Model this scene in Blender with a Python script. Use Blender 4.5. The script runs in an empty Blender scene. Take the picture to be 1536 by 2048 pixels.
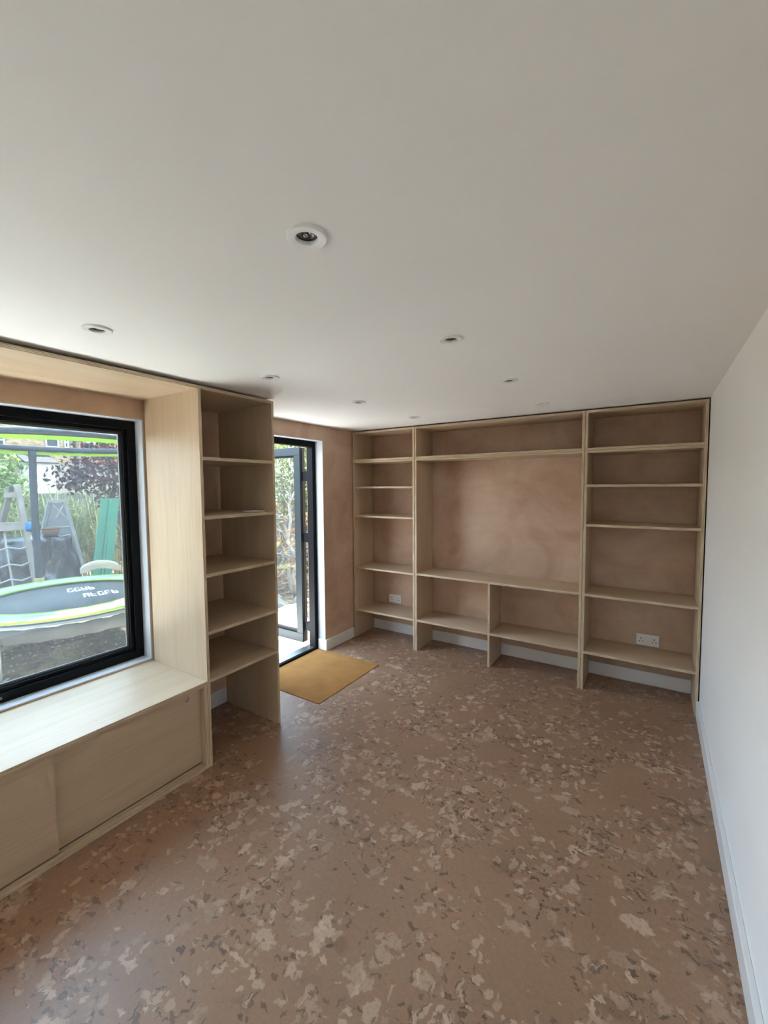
import bpy, bmesh, math, random
import numpy as np
from mathutils import Vector, Matrix, Euler
rnd = random.Random(7)
sc = bpy.context.scene
COL = sc.collection

# ------------------------------------------------------------------ camera
cam_d = bpy.data.cameras.new('camera')
cam = bpy.data.objects.new('camera', cam_d); COL.objects.link(cam)
cam_d.sensor_fit = 'VERTICAL'; cam_d.sensor_height = 36.0
cam_d.lens = 841.35 * 36.0 / 2048.0
cam_d.clip_start = 0.02; cam_d.clip_end = 400
r_ = Vector((0.84063577, 0.5415498, -0.0074372)); u_ = Vector((-0.02658982, 0.05498233, 0.99813322)); f_ = Vector((-0.54094776, 0.83886874, -0.06061982))
m = Matrix((r_, u_, -f_)).transposed().to_4x4(); m.translation = Vector((0, 0, 1.5))
cam.matrix_world = m
sc.camera = cam

# ------------------------------------------------------------------ world, sun, exposure
SKY = 3.1
SUN = 24.0
w = bpy.data.worlds.new('sky'); sc.world = w; w.use_nodes = True
nt = w.node_tree; nt.nodes.clear()
out = nt.nodes.new('ShaderNodeOutputWorld'); bg = nt.nodes.new('ShaderNodeBackground')
bg.inputs['Strength'].default_value = SKY
tc = nt.nodes.new('ShaderNodeTexCoord'); sx = nt.nodes.new('ShaderNodeSeparateXYZ')
rp = nt.nodes.new('ShaderNodeValToRGB')
rp.color_ramp.elements[0].position = 0.0; rp.color_ramp.elements[0].color = (0.80, 0.90, 1.0, 1)
rp.color_ramp.elements[1].position = 0.55; rp.color_ramp.elements[1].color = (0.50, 0.72, 1.0, 1)
nt.links.new(tc.outputs['Generated'], sx.inputs[0]); nt.links.new(sx.outputs['Z'], rp.inputs[0])
nt.links.new(rp.outputs[0], bg.inputs['Color']); nt.links.new(bg.outputs[0], out.inputs[0])
sun_d = bpy.data.lights.new('sun', 'SUN'); sun_d.energy = SUN; sun_d.angle = math.radians(1.0); sun_d.color = (1.0, 0.965, 0.91)
sun = bpy.data.objects.new('sun', sun_d); COL.objects.link(sun)
sun.rotation_euler = Vector((0.025, 0.62, 0.78)).to_track_quat('Z', 'Y').to_euler()
def portal(name, loc, sy, sz):          # sampling guide for the daylight that enters through an opening
    d = bpy.data.lights.new(name, 'AREA'); d.shape = 'RECTANGLE'; d.size = sy; d.size_y = sz; d.energy = 1
    d.cycles.is_portal = True
    o = bpy.data.objects.new(name, d); COL.objects.link(o); o.location = loc
    o.rotation_euler = (math.radians(90), 0, math.radians(-90))
portal('window_daylight', (-2.72, 0.0, 1.19), 2.64, 1.44)
portal('door_daylight', (-2.72, 2.49, 0.96), 0.80, 1.94)
portal('rear_daylight', (-2.72, -3.225, 0.96), 1.46, 1.94)  # opening of the added rear doors
sc.view_settings.view_transform = 'Standard'; sc.view_settings.look = 'None'
sc.view_settings.gamma = 1.0; sc.view_settings.use_curve_mapping = False
sc.view_settings.exposure = 2.2
cy = sc.cycles
cy.max_bounces = 14; cy.diffuse_bounces = 8; cy.glossy_bounces = 4; cy.transmission_bounces = 8; cy.transparent_max_bounces = 24
cy.sample_clamp_indirect = 8.0; cy.caustics_reflective = False; cy.caustics_refractive = False

# ------------------------------------------------------------------ key dimensions (metres)
XW, XT, XR = -2.509, -1.975, 0.275          # window wall, tower front, white wall
YB, YF = 3.653, 3.316                        # back wall, bookcase front
ZC = 2.039                                   # ceiling
YREAR = -4.3
GROUND = -0.06
WY0, WY1, WZ0, WZ1 = -1.31, 1.316, 0.479, 1.897      # window opening
DY0, DY1, DZ1 = 2.095, 2.888, 1.914                  # door opening
EY0, EY1 = -3.95, -2.5                              # added glazed doors behind the camera, extra daylight for the room
T = 0.018                                    # plywood

# ------------------------------------------------------------------ node helpers
def mat_new(name):
    mt = bpy.data.materials.new(name); mt.use_nodes = True
    n = mt.node_tree; n.nodes.clear()
    o = n.nodes.new('ShaderNodeOutputMaterial'); b = n.nodes.new('ShaderNodeBsdfPrincipled')
    n.links.new(b.outputs[0], o.inputs[0])
    return mt, n, b, o
def N(n, t, **k):
    x = n.nodes.new(t)
    for a, v in k.items():
        if a.startswith('i_'):
            x.inputs[int(a[2:])].default_value = v
        else: setattr(x, a, v)
    return x
def L(n, a, b): n.links.new(a, b)
def pos(n, scale=(1, 1, 1), rot=(0, 0, 0)):
    g = N(n, 'ShaderNodeNewGeometry'); mp = N(n, 'ShaderNodeMapping')
    mp.inputs['Scale'].default_value = scale; mp.inputs['Rotation'].default_value = rot
    L(n, g.outputs['Position'], mp.inputs[0]); return mp.outputs[0]
def noise(n, vec, scale, detail=3, rough=0.55, dist=0.0):
    x = N(n, 'ShaderNodeTexNoise'); x.inputs['Scale'].default_value = scale; x.inputs['Detail'].default_value = detail
    x.inputs['Roughness'].default_value = rough; x.inputs['Distortion'].default_value = dist
    L(n, vec, x.inputs['Vector']); return x
def ramp(n, fac, stops, interp='LINEAR'):
    x = N(n, 'ShaderNodeValToRGB'); cr = x.color_ramp; cr.interpolation = interp
    while len(cr.elements) < len(stops): cr.elements.new(0.5)
    for e, (p, c) in zip(cr.elements, stops):
        e.position = p; e.color = (c[0], c[1], c[2], 1) if not isinstance(c, (int, float)) else (c, c, c, 1)
    L(n, fac, x.inputs[0]); return x.outputs[0]
def mix(n, fac, a, b, mode='MIX'):
    x = N(n, 'ShaderNodeMix', data_type='RGBA', blend_type=mode)
    for sock, v in ((x.inputs[0], fac), (x.inputs[6], a), (x.inputs[7], b)):
        if hasattr(v, 'is_linked') or hasattr(v, 'links'): L(n, v, sock)
        elif isinstance(v, (int, float)): sock.default_value = v
        else: sock.default_value = (v[0], v[1], v[2], 1)
    return x.outputs[2]
def mth(n, op, a, b=0.0):
    x = N(n, 'ShaderNodeMath', operation=op)
    for s, v in ((x.inputs[0], a), (x.inputs[1], b)):
        if isinstance(v, (int, float)): s.default_value = v
        else: L(n, v, s)
    return x.outputs[0]
def bump(n, b, h, strength, dist=0.002):
    x = N(n, 'ShaderNodeBump'); x.inputs['Strength'].default_value = strength; x.inputs['Distance'].default_value = dist
    L(n, h, x.inputs['Height']); L(n, x.outputs[0], b.inputs['Normal'])
def plain(name, c, rough=0.5, metal=0.0, var=0.0, vs=6.0, spec=0.5):
    mt, n, b, o = mat_new(name)
    b.inputs['Roughness'].default_value = rough; b.inputs['Metallic'].default_value = metal
    b.inputs['Specular IOR Level'].default_value = spec
    if var:
        x = noise(n, pos(n), vs, 5)
        L(n, ramp(n, x.outputs[0], [(0.3, [k * (1 - var) for k in c]), (0.7, [min(1, k * (1 + var)) for k in c])]), b.inputs['Base Color'])
    else: b.inputs['Base Color'].default_value = (*c, 1)
    return mt

# ------------------------------------------------------------------ materials
def ply(name, axis, tint=1.0):
    mt, n, b, o = mat_new(name)
    st = [34.0, 34.0, 34.0]; st[axis] = 1.6
    st2 = [6.0, 6.0, 6.0]; st2[axis] = 0.9
    st3 = [260.0, 260.0, 260.0]; st3[axis] = 5.0
    a = noise(n, pos(n, st), 1.0, 4, 0.6, 1.2); c = noise(n, pos(n, st2), 1.0, 3, 0.5, 0.6); d = noise(n, pos(n, st3), 1.0, 2)
    base = ramp(n, c.outputs[0], [(0.3, (0.50 * tint, 0.375 * tint, 0.25 * tint)), (0.7, (0.59 * tint, 0.46 * tint, 0.325 * tint))])
    g = ramp(n, a.outputs[0], [(0.36, (0.84, 0.79, 0.72)), (0.52, (1, 1, 1)), (0.70, (1, 0.98, 0.95))])
    fl = ramp(n, d.outputs[0], [(0.30, (0.80, 0.72, 0.62)), (0.40, (1, 1, 1))])
    x = mix(n, 0.40, base, g, 'MULTIPLY'); x = mix(n, 0.35, x, fl, 'MULTIPLY')
    L(n, x, b.inputs['Base Color']); b.inputs['Roughness'].default_value = 0.42; b.inputs['Specular IOR Level'].default_value = 0.4
    bump(n, b, a.outputs[0], 0.06)
    return mt
PLY = [ply('birch_plywood_' + 'xyz'[i], i) for i in range(3)]
def ply_edge(name, axis):
    mt, n, b, o = mat_new(name)
    g = N(n, 'ShaderNodeNewGeometry'); s = N(n, 'ShaderNodeSeparateXYZ'); L(n, g.outputs['Position'], s.inputs[0])
    st = [9.0] * 3; st[axis] = 120.0
    wv = mth(n, 'SINE', mth(n, 'MULTIPLY', s.outputs[axis], 2 * math.pi / 0.0056))
    nz = noise(n, pos(n, st), 1.0, 3)
    f = mth(n, 'ADD', mth(n, 'MULTIPLY', wv, 0.32), nz.outputs[0])
    L(n, ramp(n, f, [(0.25, (0.33, 0.235, 0.14)), (0.5, (0.60, 0.475, 0.315)), (0.8, (0.72, 0.59, 0.42))]), b.inputs['Base Color'])
    b.inputs['Roughness'].default_value = 0.6
    return mt
PLYE = [ply_edge('plywood_edge_' + 'xyz'[i], i) for i in range(3)]

def make_cork():
    mt, n, b, o = mat_new('cork_floor')
    P = pos(n)
    def warp(vec, scale, amt, detail=3):
        wn = noise(n, vec, scale, detail, 0.6)
        wv = N(n, 'ShaderNodeVectorMath', operation='SCALE'); wv.inputs[3].default_value = amt
        sub = N(n, 'ShaderNodeVectorMath', operation='SUBTRACT'); sub.inputs[1].default_value = (0.5, 0.5, 0.5)
        L(n, wn.outputs['Color'], sub.inputs[0]); L(n, sub.outputs[0], wv.inputs[0])
        add = N(n, 'ShaderNodeVectorMath', operation='ADD'); L(n, vec, add.inputs[0]); L(n, wv.outputs[0], add.inputs[1]); return add.outputs[0]
    W1 = warp(P, 18.0, 0.085, 4)
    fine = noise(n, P, 520.0, 2, 0.7); mid = noise(n, P, 60.0, 5, 0.7); big = noise(n, P, 1.9, 3, 0.5); clus = noise(n, P, 3.6, 3, 0.55)
    k = 1.0
    col = ramp(n, fine.outputs[0], [(0.28, (0.235 * k, 0.132 * k, 0.078 * k)), (0.70, (0.40 * k, 0.245 * k, 0.155 * k))])
    col = mix(n, 0.6, col, ramp(n, mid.outputs[0], [(0.3, (0.78, 0.74, 0.70)), (0.7, (1.12, 1.10, 1.08))]), 'MULTIPLY')
    col = mix(n, 0.5, col, ramp(n, big.outputs[0], [(0.35, (0.80, 0.78, 0.76)), (0.65, (1.12, 1.12, 1.12))]), 'MULTIPLY')
    dens = ramp(n, clus.outputs[0], [(0.36, 0.0), (0.62, 0.30)])
    def layer(col, scale, str_, rotz, thr, size, cols, fac, soft=0.10, vein=0.5):
        mp = N(n, 'ShaderNodeMapping'); mp.inputs['Scale'].default_value = (str_[0], str_[1], 1); mp.inputs['Rotation'].default_value = (0, 0, rotz); mp.inputs['Location'].default_value = (scale * .37, scale * .11, 0)
        L(n, W1, mp.inputs[0])
        v = N(n, 'ShaderNodeTexVoronoi', voronoi_dimensions='2D'); v.inputs['Scale'].default_value = scale; L(n, mp.outputs[0], v.inputs['Vector'])
        s = N(n, 'ShaderNodeSeparateColor'); L(n, v.outputs['Color'], s.inputs[0])
        pick = mth(n, 'GREATER_THAN', mth(n, 'ADD', s.outputs[0], dens), thr)
        rim = mth(n, 'ADD', mth(n, 'MULTIPLY', s.outputs[1], size), size * 0.40)
        rim = mth(n, 'ADD', rim, mth(n, 'MULTIPLY', mth(n, 'SUBTRACT', mid.outputs[0], 0.5), 1.5 * size))
        d = mth(n, 'SUBTRACT', rim, v.outputs['Distance'])
        inside = ramp(n, d, [(0.0, 0.0), (soft, 1.0)])
        msk = mth(n, 'MULTIPLY', mth(n, 'MULTIPLY', pick, inside), fac)
        c = ramp(n, s.outputs[2], [(0.0, cols[0]), (1.0, cols[1])])
        c = mix(n, vein, c, ramp(n, mid.outputs[0], [(0.36, (0.42, 0.36, 0.32)), (0.46, (1.0, 1.0, 1.0)), (0.7, (1.08, 1.06, 1.05))]), 'MULTIPLY')
        return mix(n, msk, col, c)
    q = 1.0
    pale = ((0.36 * q, 0.235 * q, 0.155 * q), (0.56 * q, 0.40 * q, 0.285 * q)); dark = ((0.050, 0.030, 0.021), (0.13, 0.080, 0.055))
    rus = ((0.19, 0.105, 0.062), (0.27, 0.165, 0.108))
    col = layer(col, 9, (1.0, 1.7), 0.5, 1.0, 0.40, rus, 0.7, .2)
    col = layer(col, 8.5, (1.0, 1.8), -0.35, 0.99, 0.36, pale, 0.72)
    col = layer(col, 12, (1.5, 1.0), 1.0, 0.99, 0.36, pale, 0.75)
    col = layer(col, 16, (2.0, 1.0), 0.45, 0.985, 0.38, pale, 0.70)
    col = layer(col, 24, (1.0, 1.5), 0.15, 0.96, 0.38, pale, 0.75)
    col = layer(col, 15, (1.0, 4.5), 0.2, 1.07, 0.30, dark, 0.62, .06, 0)
    col = layer(col, 19, (4.0, 1.0), 0.7, 1.07, 0.30, dark, 0.62, .06, 0)
    col = layer(col, 34, (1.0, 1.8), -0.5, 1.03, 0.40, dark, 0.65, .1, 0)
    L(n, col, b.inputs['Base Color']); b.inputs['Roughness'].default_value = 0.40; b.inputs['Specular IOR Level'].default_value = 0.62
    bump(n, b, fine.outputs[0], 0.10, 0.001)
    return mt
CORK = make_cork()
def make_plaster(name, a, c):
    mt, n, b, o = mat_new(name)
    x = noise(n, pos(n, (1, 1, 1)), 2.4, 5, 0.6, 0.8); y = noise(n, pos(n, (0.7, 0.7, 3.0)), 3.0, 4, 0.6, 1.0); z = noise(n, pos(n), 240, 2)
    col = ramp(n, x.outputs[0], [(0.32, a), (0.68, c)])
    col = mix(n, 0.30, col, ramp(n, y.outputs[0], [(0.35, (0.84, 0.82, 0.80)), (0.62, (1.1, 1.1, 1.12))]), 'MULTIPLY')
    L(n, col, b.inputs['Base Color']); b.inputs['Roughness'].default_value = 0.62
    bump(n, b, z.outputs[0], 0.06, 0.001)
    return mt
PLASTER = make_plaster('bare_pink_plaster', (0.46, 0.30, 0.203), (0.62, 0.46, 0.345))
def make_paint(name, c, rough=0.7):
    mt, n, b, o = mat_new(name)
    x = noise(n, pos(n), 1.3, 3); z = noise(n, pos(n), 320, 2)
    L(n, ramp(n, x.outputs[0], [(0.3, [k * 0.97 for k in c]), (0.7, c)]), b.inputs['Base Color'])
    b.inputs['Roughness'].default_value = rough; bump(n, b, z.outputs[0], 0.05, 0.0008)
    return mt
CEIL_M = make_paint('ceiling_paint', (0.88, 0.872, 0.862))
WHITE_M = make_paint('white_wall_paint', (0.91, 0.91, 0.91))
GLOSSW = plain('white_satin_paint', (0.80, 0.80, 0.80), 0.35)
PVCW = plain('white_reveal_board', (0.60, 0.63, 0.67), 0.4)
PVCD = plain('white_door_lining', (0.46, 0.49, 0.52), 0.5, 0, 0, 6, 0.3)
PLAST = plain('white_plastic', (0.80, 0.80, 0.79), 0.3)
SLOT = plain('dark_slot', (0.02, 0.02, 0.02), 0.6)
ALU = plain('black_aluminium', (0.005, 0.0055, 0.007), 0.42, 0.0, 0.0, 6, 0.10)
ALUG = plain('grey_aluminium', (0.014, 0.022, 0.026), 0.38, 0, 0, 6, 0.3)
RUBB = plain('black_rubber', (0.006, 0.006, 0.006), 0.7)
SPACER = plain('pale_spacer', (0.11, 0.12, 0.13), 0.4)
STEEL = plain('steel', (0.55, 0.56, 0.58), 0.3, 1.0)
CHROME = plain('lamp_reflector', (0.22, 0.22, 0.23), 0.25, 1.0)
def make_mat_m():
    mt, n, b, o = mat_new('coir')
    a = noise(n, pos(n), 420, 3, 0.7); c = noise(n, pos(n), 7, 4, 0.6)
    col = ramp(n, a.outputs[0], [(0.25, (0.22, 0.105, 0.032)), (0.7, (0.53, 0.255, 0.08))])
    col = mix(n, 0.6, col, ramp(n, c.outputs[0], [(0.3, (0.74, 0.7, 0.66)), (0.7, (1.1, 1.1, 1.1))]), 'MULTIPLY')
    L(n, col, b.inputs['Base Color']); b.inputs['Roughness'].default_value = 0.95; b.inputs['Specular IOR Level'].default_value = 0.1
    bump(n, b, a.outputs[0], 0.8, 0.004); return mt
COIR = make_mat_m()
def make_glass(name, haze, hcol=(0.9, 0.93, 0.95), tint=(0.96, 0.98, 0.97)):
    mt, n, b, o = mat_new(name); n.nodes.remove(b)
    tr = N(n, 'ShaderNodeBsdfTransparent'); tr.inputs[0].default_value = (*tint, 1)
    gl = N(n, 'ShaderNodeBsdfGlossy'); gl.inputs['Roughness'].default_value = 0.02
    fr = N(n, 'ShaderNodeLayerWeight'); fz = mth(n, 'ADD', mth(n, 'MULTIPLY', mth(n, 'POWER', fr.outputs['Facing'], 5.0), 0.95), 0.04)
    ms = N(n, 'ShaderNodeMixShader'); L(n, fz, ms.inputs[0]); L(n, tr.outputs[0], ms.inputs[1]); L(n, gl.outputs[0], ms.inputs[2])
    tl = N(n, 'ShaderNodeBsdfTranslucent'); tl.inputs[0].default_value = (*hcol, 1)  # pale translucent veil stands in for reflection haze
    m2 = N(n, 'ShaderNodeMixShader'); L(n, ms.outputs[0], m2.inputs[1]); L(n, tl.outputs[0], m2.inputs[2])
    x = noise(n, pos(n), 2.5, 4, 0.6, 0.5); L(n, ramp(n, x.outputs[0], [(0.3, haze * 0.7), (0.7, haze * 1.3)]), m2.inputs[0])
    L(n, m2.outputs[0], o.inputs[0]); return mt
GLASS = make_glass('reflection_haze_glass', 0.007, tint=(0.91, 0.925, 0.92))      # each pane has two faces; haze imitates a reflection veil
GLASSD = make_glass('door_glass', 0.003)
def make_net():
    mt, n, b, o = mat_new('safety_net'); n.nodes.remove(b)
    tr = N(n, 'ShaderNodeBsdfTransparent'); df = N(n, 'ShaderNodeBsdfDiffuse'); df.inputs[0].default_value = (0.06, 0.065, 0.07, 1)
    ms = N(n, 'ShaderNodeMixShader'); ms.inputs[0].default_value = 0.06
    L(n, tr.outputs[0], ms.inputs[1]); L(n, df.outputs[0], ms.inputs[2]); L(n, ms.outputs[0], o.inputs[0]); return mt
NET = make_net()

# ------------------------------------------------------------------ geometry helpers
BASE = {}
def bx(bm, x0, x1, y0, y1, z0, z1, slot=0):
    vs = [bm.verts.new(p) for p in ((x0, y0, z0), (x1, y0, z0), (x1, y1, z0), (x0, y1, z0), (x0, y0, z1), (x1, y0, z1), (x1, y1, z1), (x0, y1, z1))]
    fs = []
    for q in ((0, 3, 2, 1), (4, 5, 6, 7), (0, 1, 5, 4), (1, 2, 6, 5), (2, 3, 7, 6), (3, 0, 4, 7)):
        f = bm.faces.new([vs[i] for i in q]); f.material_index = slot; fs.append(f)
    return fs
def cyl(bm, c, r, h, axis=2, seg=20, r2=None, slot=0, smooth=True):
    r2 = r if r2 is None else r2
    a = [0, 1, 2]; a.remove(axis); rings = []
    for t, rr in ((0, r), (h, r2)):
        ring = []
        for i in range(seg):
            p = [0, 0, 0]; p[axis] = c[axis] + t
            p[a[0]] = c[a[0]] + rr * math.cos(2 * math.pi * i / seg); p[a[1]] = c[a[1]] + rr * math.sin(2 * math.pi * i / seg)
            ring.append(bm.verts.new(p))
        rings.append(ring)
    for i in range(seg):
        j = (i + 1) % seg
        f = bm.faces.new((rings[0][i], rings[0][j], rings[1][j], rings[1][i])); f.smooth = smooth; f.material_index = slot
    for rg in rings:
        f = bm.faces.new(rg); f.material_index = slot
def lathe(bm, prof, seg=32, c=(0, 0, 0), slot=0):
    rings = [[bm.verts.new((c[0] + r * math.cos(2 * math.pi * i / seg), c[1] + r * math.sin(2 * math.pi * i / seg), c[2] + z)) for i in range(seg)] for r, z in prof]
    for a, b in zip(rings, rings[1:]):
        for i in range(seg):
            j = (i + 1) % seg
            f = bm.faces.new((a[i], a[j], b[j], b[i])); f.smooth = True; f.material_index = slot
    return rings
def tube(bm, pts, rad, seg=8, slot=0, closed=False):
    pts = [Vector(p) for p in pts]; rings = []; n = len(pts)
    rads = rad if isinstance(rad, (list, tuple)) else [rad] * n
    up = None
    for i, p in enumerate(pts):
        if closed: d = pts[(i + 1) % n] - pts[i - 1]
        else: d = (pts[min(i + 1, n - 1)] - pts[max(i - 1, 0)])
        d.normalize()
        if up is None:
            up = Vector((0, 0, 1)) if abs(d.z) < 0.9 else Vector((1, 0, 0))
        s = d.cross(up).normalized(); up = s.cross(d).normalized()
        rings.append([bm.verts.new(p + (s * math.cos(2 * math.pi * k / seg) + up * math.sin(2 * math.pi * k / seg)) * rads[i]) for k in range(seg)])
    pairs = list(zip(rings, rings[1:])) + ([(rings[-1], rings[0])] if closed else [])
    for a, b in pairs:
        for k in range(seg):
            f = bm.faces.new((a[k], a[(k + 1) % seg], b[(k + 1) % seg], b[k])); f.smooth = True; f.material_index = slot
    if not closed:
        for rg in (rings[0], rings[-1]):
            f = bm.faces.new(rg); f.material_index = slot
def beam(bm, a, b, w_, d_, slot=0, side=None):
    a, b = Vector(a), Vector(b); d = (b - a).normalized()
    up = Vector(side) if side else (Vector((0, 0, 1)) if abs(d.z) < 0.9 else Vector((1, 0, 0)))
    s = d.cross(up).normalized(); t = s.cross(d).normalized()
    vs = []
    for p in (a, b):
        for i, j in ((-1, -1), (1, -1), (1, 1), (-1, 1)): vs.append(bm.verts.new(p + s * i * w_ / 2 + t * j * d_ / 2))
    for q in ((0, 1, 2, 3), (7, 6, 5, 4), (0, 4, 5, 1), (1, 5, 6, 2), (2, 6, 7, 3), (3, 7, 4, 0)):
        f = bm.faces.new([vs[i] for i in q]); f.material_index = slot
def wloc(o):
    return BASE.get(o.name, Vector((0, 0, 0))) if o else Vector((0, 0, 0))
def tag(o, label=None, cat=None, group=None, kind=None):
    if label: o['label'] = label
    if cat: o['category'] = cat
    if group: o['group'] = group
    if kind: o['kind'] = kind
    return o
def obj(name, bm, mats, parent=None, bevel=0.0, label=None, cat=None, group=None, kind=None, smooth_normals=True):
    bmesh.ops.recalc_face_normals(bm, faces=bm.faces[:])
    me = bpy.data.meshes.new(name); co = [v.co for v in bm.verts]
    lo = Vector([min(c[i] for c in co) for i in range(3)]); hi = Vector([max(c[i] for c in co) for i in range(3)])
    c = (lo + hi) / 2
    bmesh.ops.translate(bm, verts=bm.verts[:], vec=-c)
    bm.to_mesh(me); bm.free()
    for mt in (mats if isinstance(mats, (list, tuple)) else [mats]): me.materials.append(mt)
    o = bpy.data.objects.new(name, me); COL.objects.link(o)
    o.location = c - wloc(parent)
    if parent: o.parent = parent
    BASE[o.name] = c
    if bevel:
        b = o.modifiers.new('edge', 'BEVEL'); b.width = bevel; b.segments = 2; b.limit_method = 'ANGLE'; b.angle_limit = math.radians(40)
    return tag(o, label, cat, group, kind)
def thing(name, loc, label, cat, group=None, kind=None):
    o = bpy.data.objects.new(name, None); COL.objects.link(o); o.location = loc; o.empty_display_size = 0.05
    BASE[o.name] = Vector(loc)
    return tag(o, label, cat, group, kind)
def copy_thing(root, delta, label):
    def cp(o, par):
        c = o.copy(); COL.objects.link(c)
        if par: c.parent = par
        for ch in o.children: cp(ch, c)
        return c
    r = cp(root, None); r.location = root.location + Vector(delta); r['label'] = label; BASE[r.name] = Vector(r.location)
    return r
def B(): return bmesh.new()
def boxobj(name, ext, mats, parent=None, **k):
    bm = B(); bx(bm, *ext); return obj(name, bm, mats, parent, **k)
def board(name, ext, grain, parent=None, label=None, bevel=0.0008, **k):
    """a plywood board: faces with grain along axis `grain`, edges with visible plies"""
    d = [ext[1] - ext[0], ext[3] - ext[2], ext[5] - ext[4]]; t = d.index(min(d))
    bm = B(); bx(bm, *ext); bm.normal_update()
    for f in bm.faces: f.material_index = 0 if abs(f.normal[t]) > 0.9 else 1
    return obj(name, bm, [PLY[grain], PLYE[t]], parent, bevel=bevel, label=label, **k)
def plate_with_holes(bm, x0, x1, y0, y1, z0, z1, holes, seg=28, slot=0):
    """a slab (in x,y; thickness z) pierced by round holes (cx, cy, r)"""
    for z in (z0, z1):
        loops = [[(x0, y0), (x1, y0), (x1, y1), (x0, y1)]] + [[(cx + r * math.cos(2 * math.pi * i / seg), cy_ + r * math.sin(2 * math.pi * i / seg)) for i in range(seg)] for cx, cy_, r in holes]
        es = []; rings = []
        for lp in loops:
            vs = [bm.verts.new((p[0], p[1], z)) for p in lp]; rings.append(vs)
            for i in range(len(vs)): es.append(bm.edges.new((vs[i], vs[(i + 1) % len(vs)])))
        bmesh.ops.triangle_fill(bm, use_beauty=True, use_dissolve=False, edges=es)
        if z == z0: r0 = rings
        else:
            for a, b in zip(r0, rings):
                for i in range(len(a)):
                    j = (i + 1) % len(a); bm.faces.new((a[i], a[j], b[j], b[i]))
def raw(name, verts, faces, mats, parent=None, kind=None, label=None, cat=None, smooth=False, colors=None):
    verts = np.asarray(verts, dtype=np.float64); c = (verts.min(0) + verts.max(0)) / 2
    me = bpy.data.meshes.new(name); me.from_pydata((verts - c).tolist(), [], faces)
    for mt in (mats if isinstance(mats, (list, tuple)) else [mats]): me.materials.append(mt)
    if smooth: me.polygons.foreach_set('use_smooth', [True] * len(me.polygons))
    if colors is not None:
        at = me.color_attributes.new('tint', 'FLOAT_COLOR', 'POINT'); at.data.foreach_set('color', np.asarray(colors, dtype=np.float32).ravel())
    me.update()
    o = bpy.data.objects.new(name, me); COL.objects.link(o); o.location = Vector(c) - wloc(parent)
    if parent: o.parent = parent
    BASE[o.name] = Vector(c)
    return tag(o, label, cat, None, kind)

# ================================================================== ROOM SHELL
S = 'structure'
boxobj('floor', (XW - 0.2, XR + 0.15, YREAR - 0.15, YB + 0.15, -0.12, 0.0), CORK, kind=S, label='cork floor with pale and dark flakes', cat='floor')
LX = (-0.645, -1.600); LY = (0.702, 1.463, 2.195, 2.927)
bm = B()
plate_with_holes(bm, XW - 0.2, XR + 0.25, YREAR - 0.25, YB + 0.25, ZC, ZC + 0.10, [(x, y, 0.031) for x in LX for y in LY])
obj('ceiling', bm, CEIL_M, kind=S, label='plain off-white painted ceiling with recessed downlights', cat='ceiling')
boxobj('roof', (XW - 0.20, XR + 0.25, YREAR - 0.25, YB + 0.25, ZC + 0.12, ZC + 0.28), RUBB, kind=S, label='flat roof slab above the ceiling', cat='roof')
bm = B(); XO = XW - 0.20
for y0, y1, z0, z1 in ((YREAR - .15, EY0, 0, ZC), (EY0, EY1, DZ1, ZC), (EY1, WY0, 0, ZC), (WY0, WY1, 0, WZ0), (WY0, WY1, WZ1, ZC), (WY1, DY0, 0, ZC), (DY0, DY1, DZ1, ZC), (DY1, YB + .15, 0, ZC)):
    bx(bm, XO, XW, y0, y1, z0, z1)
bmesh.ops.remove_doubles(bm, verts=bm.verts[:], dist=1e-5)
obj('wall_left', bm, PLASTER, kind=S, label='bare plaster wall that holds the window and the door', cat='wall')
boxobj('wall_back', (XW, XR, YB, YB + 0.15, 0, ZC), PLASTER, kind=S, label='bare pink plaster wall behind the bookcases', cat='wall')
boxobj('wall_right', (XR, XR + 0.15, YREAR - .15, YB + 0.15, 0, ZC), WHITE_M, kind=S, label='smooth white painted long wall', cat='wall')
boxobj('wall_rear', (XW, XR, YREAR - 0.15, YREAR, 0, ZC), WHITE_M, kind=S, label='white wall behind the camera', cat='wall')
def skirting(name, ext, label, cap_axis):
    bm = B(); bx(bm, *ext); return obj(name, bm, GLOSSW, bevel=0.004, kind=S, label=label, cat='skirting')
SK = 0.100
skirting('baseboard_right', (XR - 0.018, XR, YREAR, YF - 0.001, 0, SK), 'white skirting along the white wall', 1)
skirting('baseboard_back', (XW + 0.018, XR - 0.001, YB - 0.012, YB, 0, SK), 'white skirting seen below the bookcases', 0)
skirting('baseboard_left', (XW, XW + 0.018, DY1 + 0.0, YF - 0.012, 0, SK), 'white skirting between the door and the bookcase', 1)
skirting('trim_1', (XW - 0.086, XW + 0.018, DY1 - 0.012, DY1 - 0.0005, 0.0, SK), 'short white skirting return inside the door reveal', 1)
skirting('baseboard_tower', (XW, XW + 0.018, 1.336, 1.814, 0, SK), 'white skirting at the back of the tall shelf tower', 1)
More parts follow.
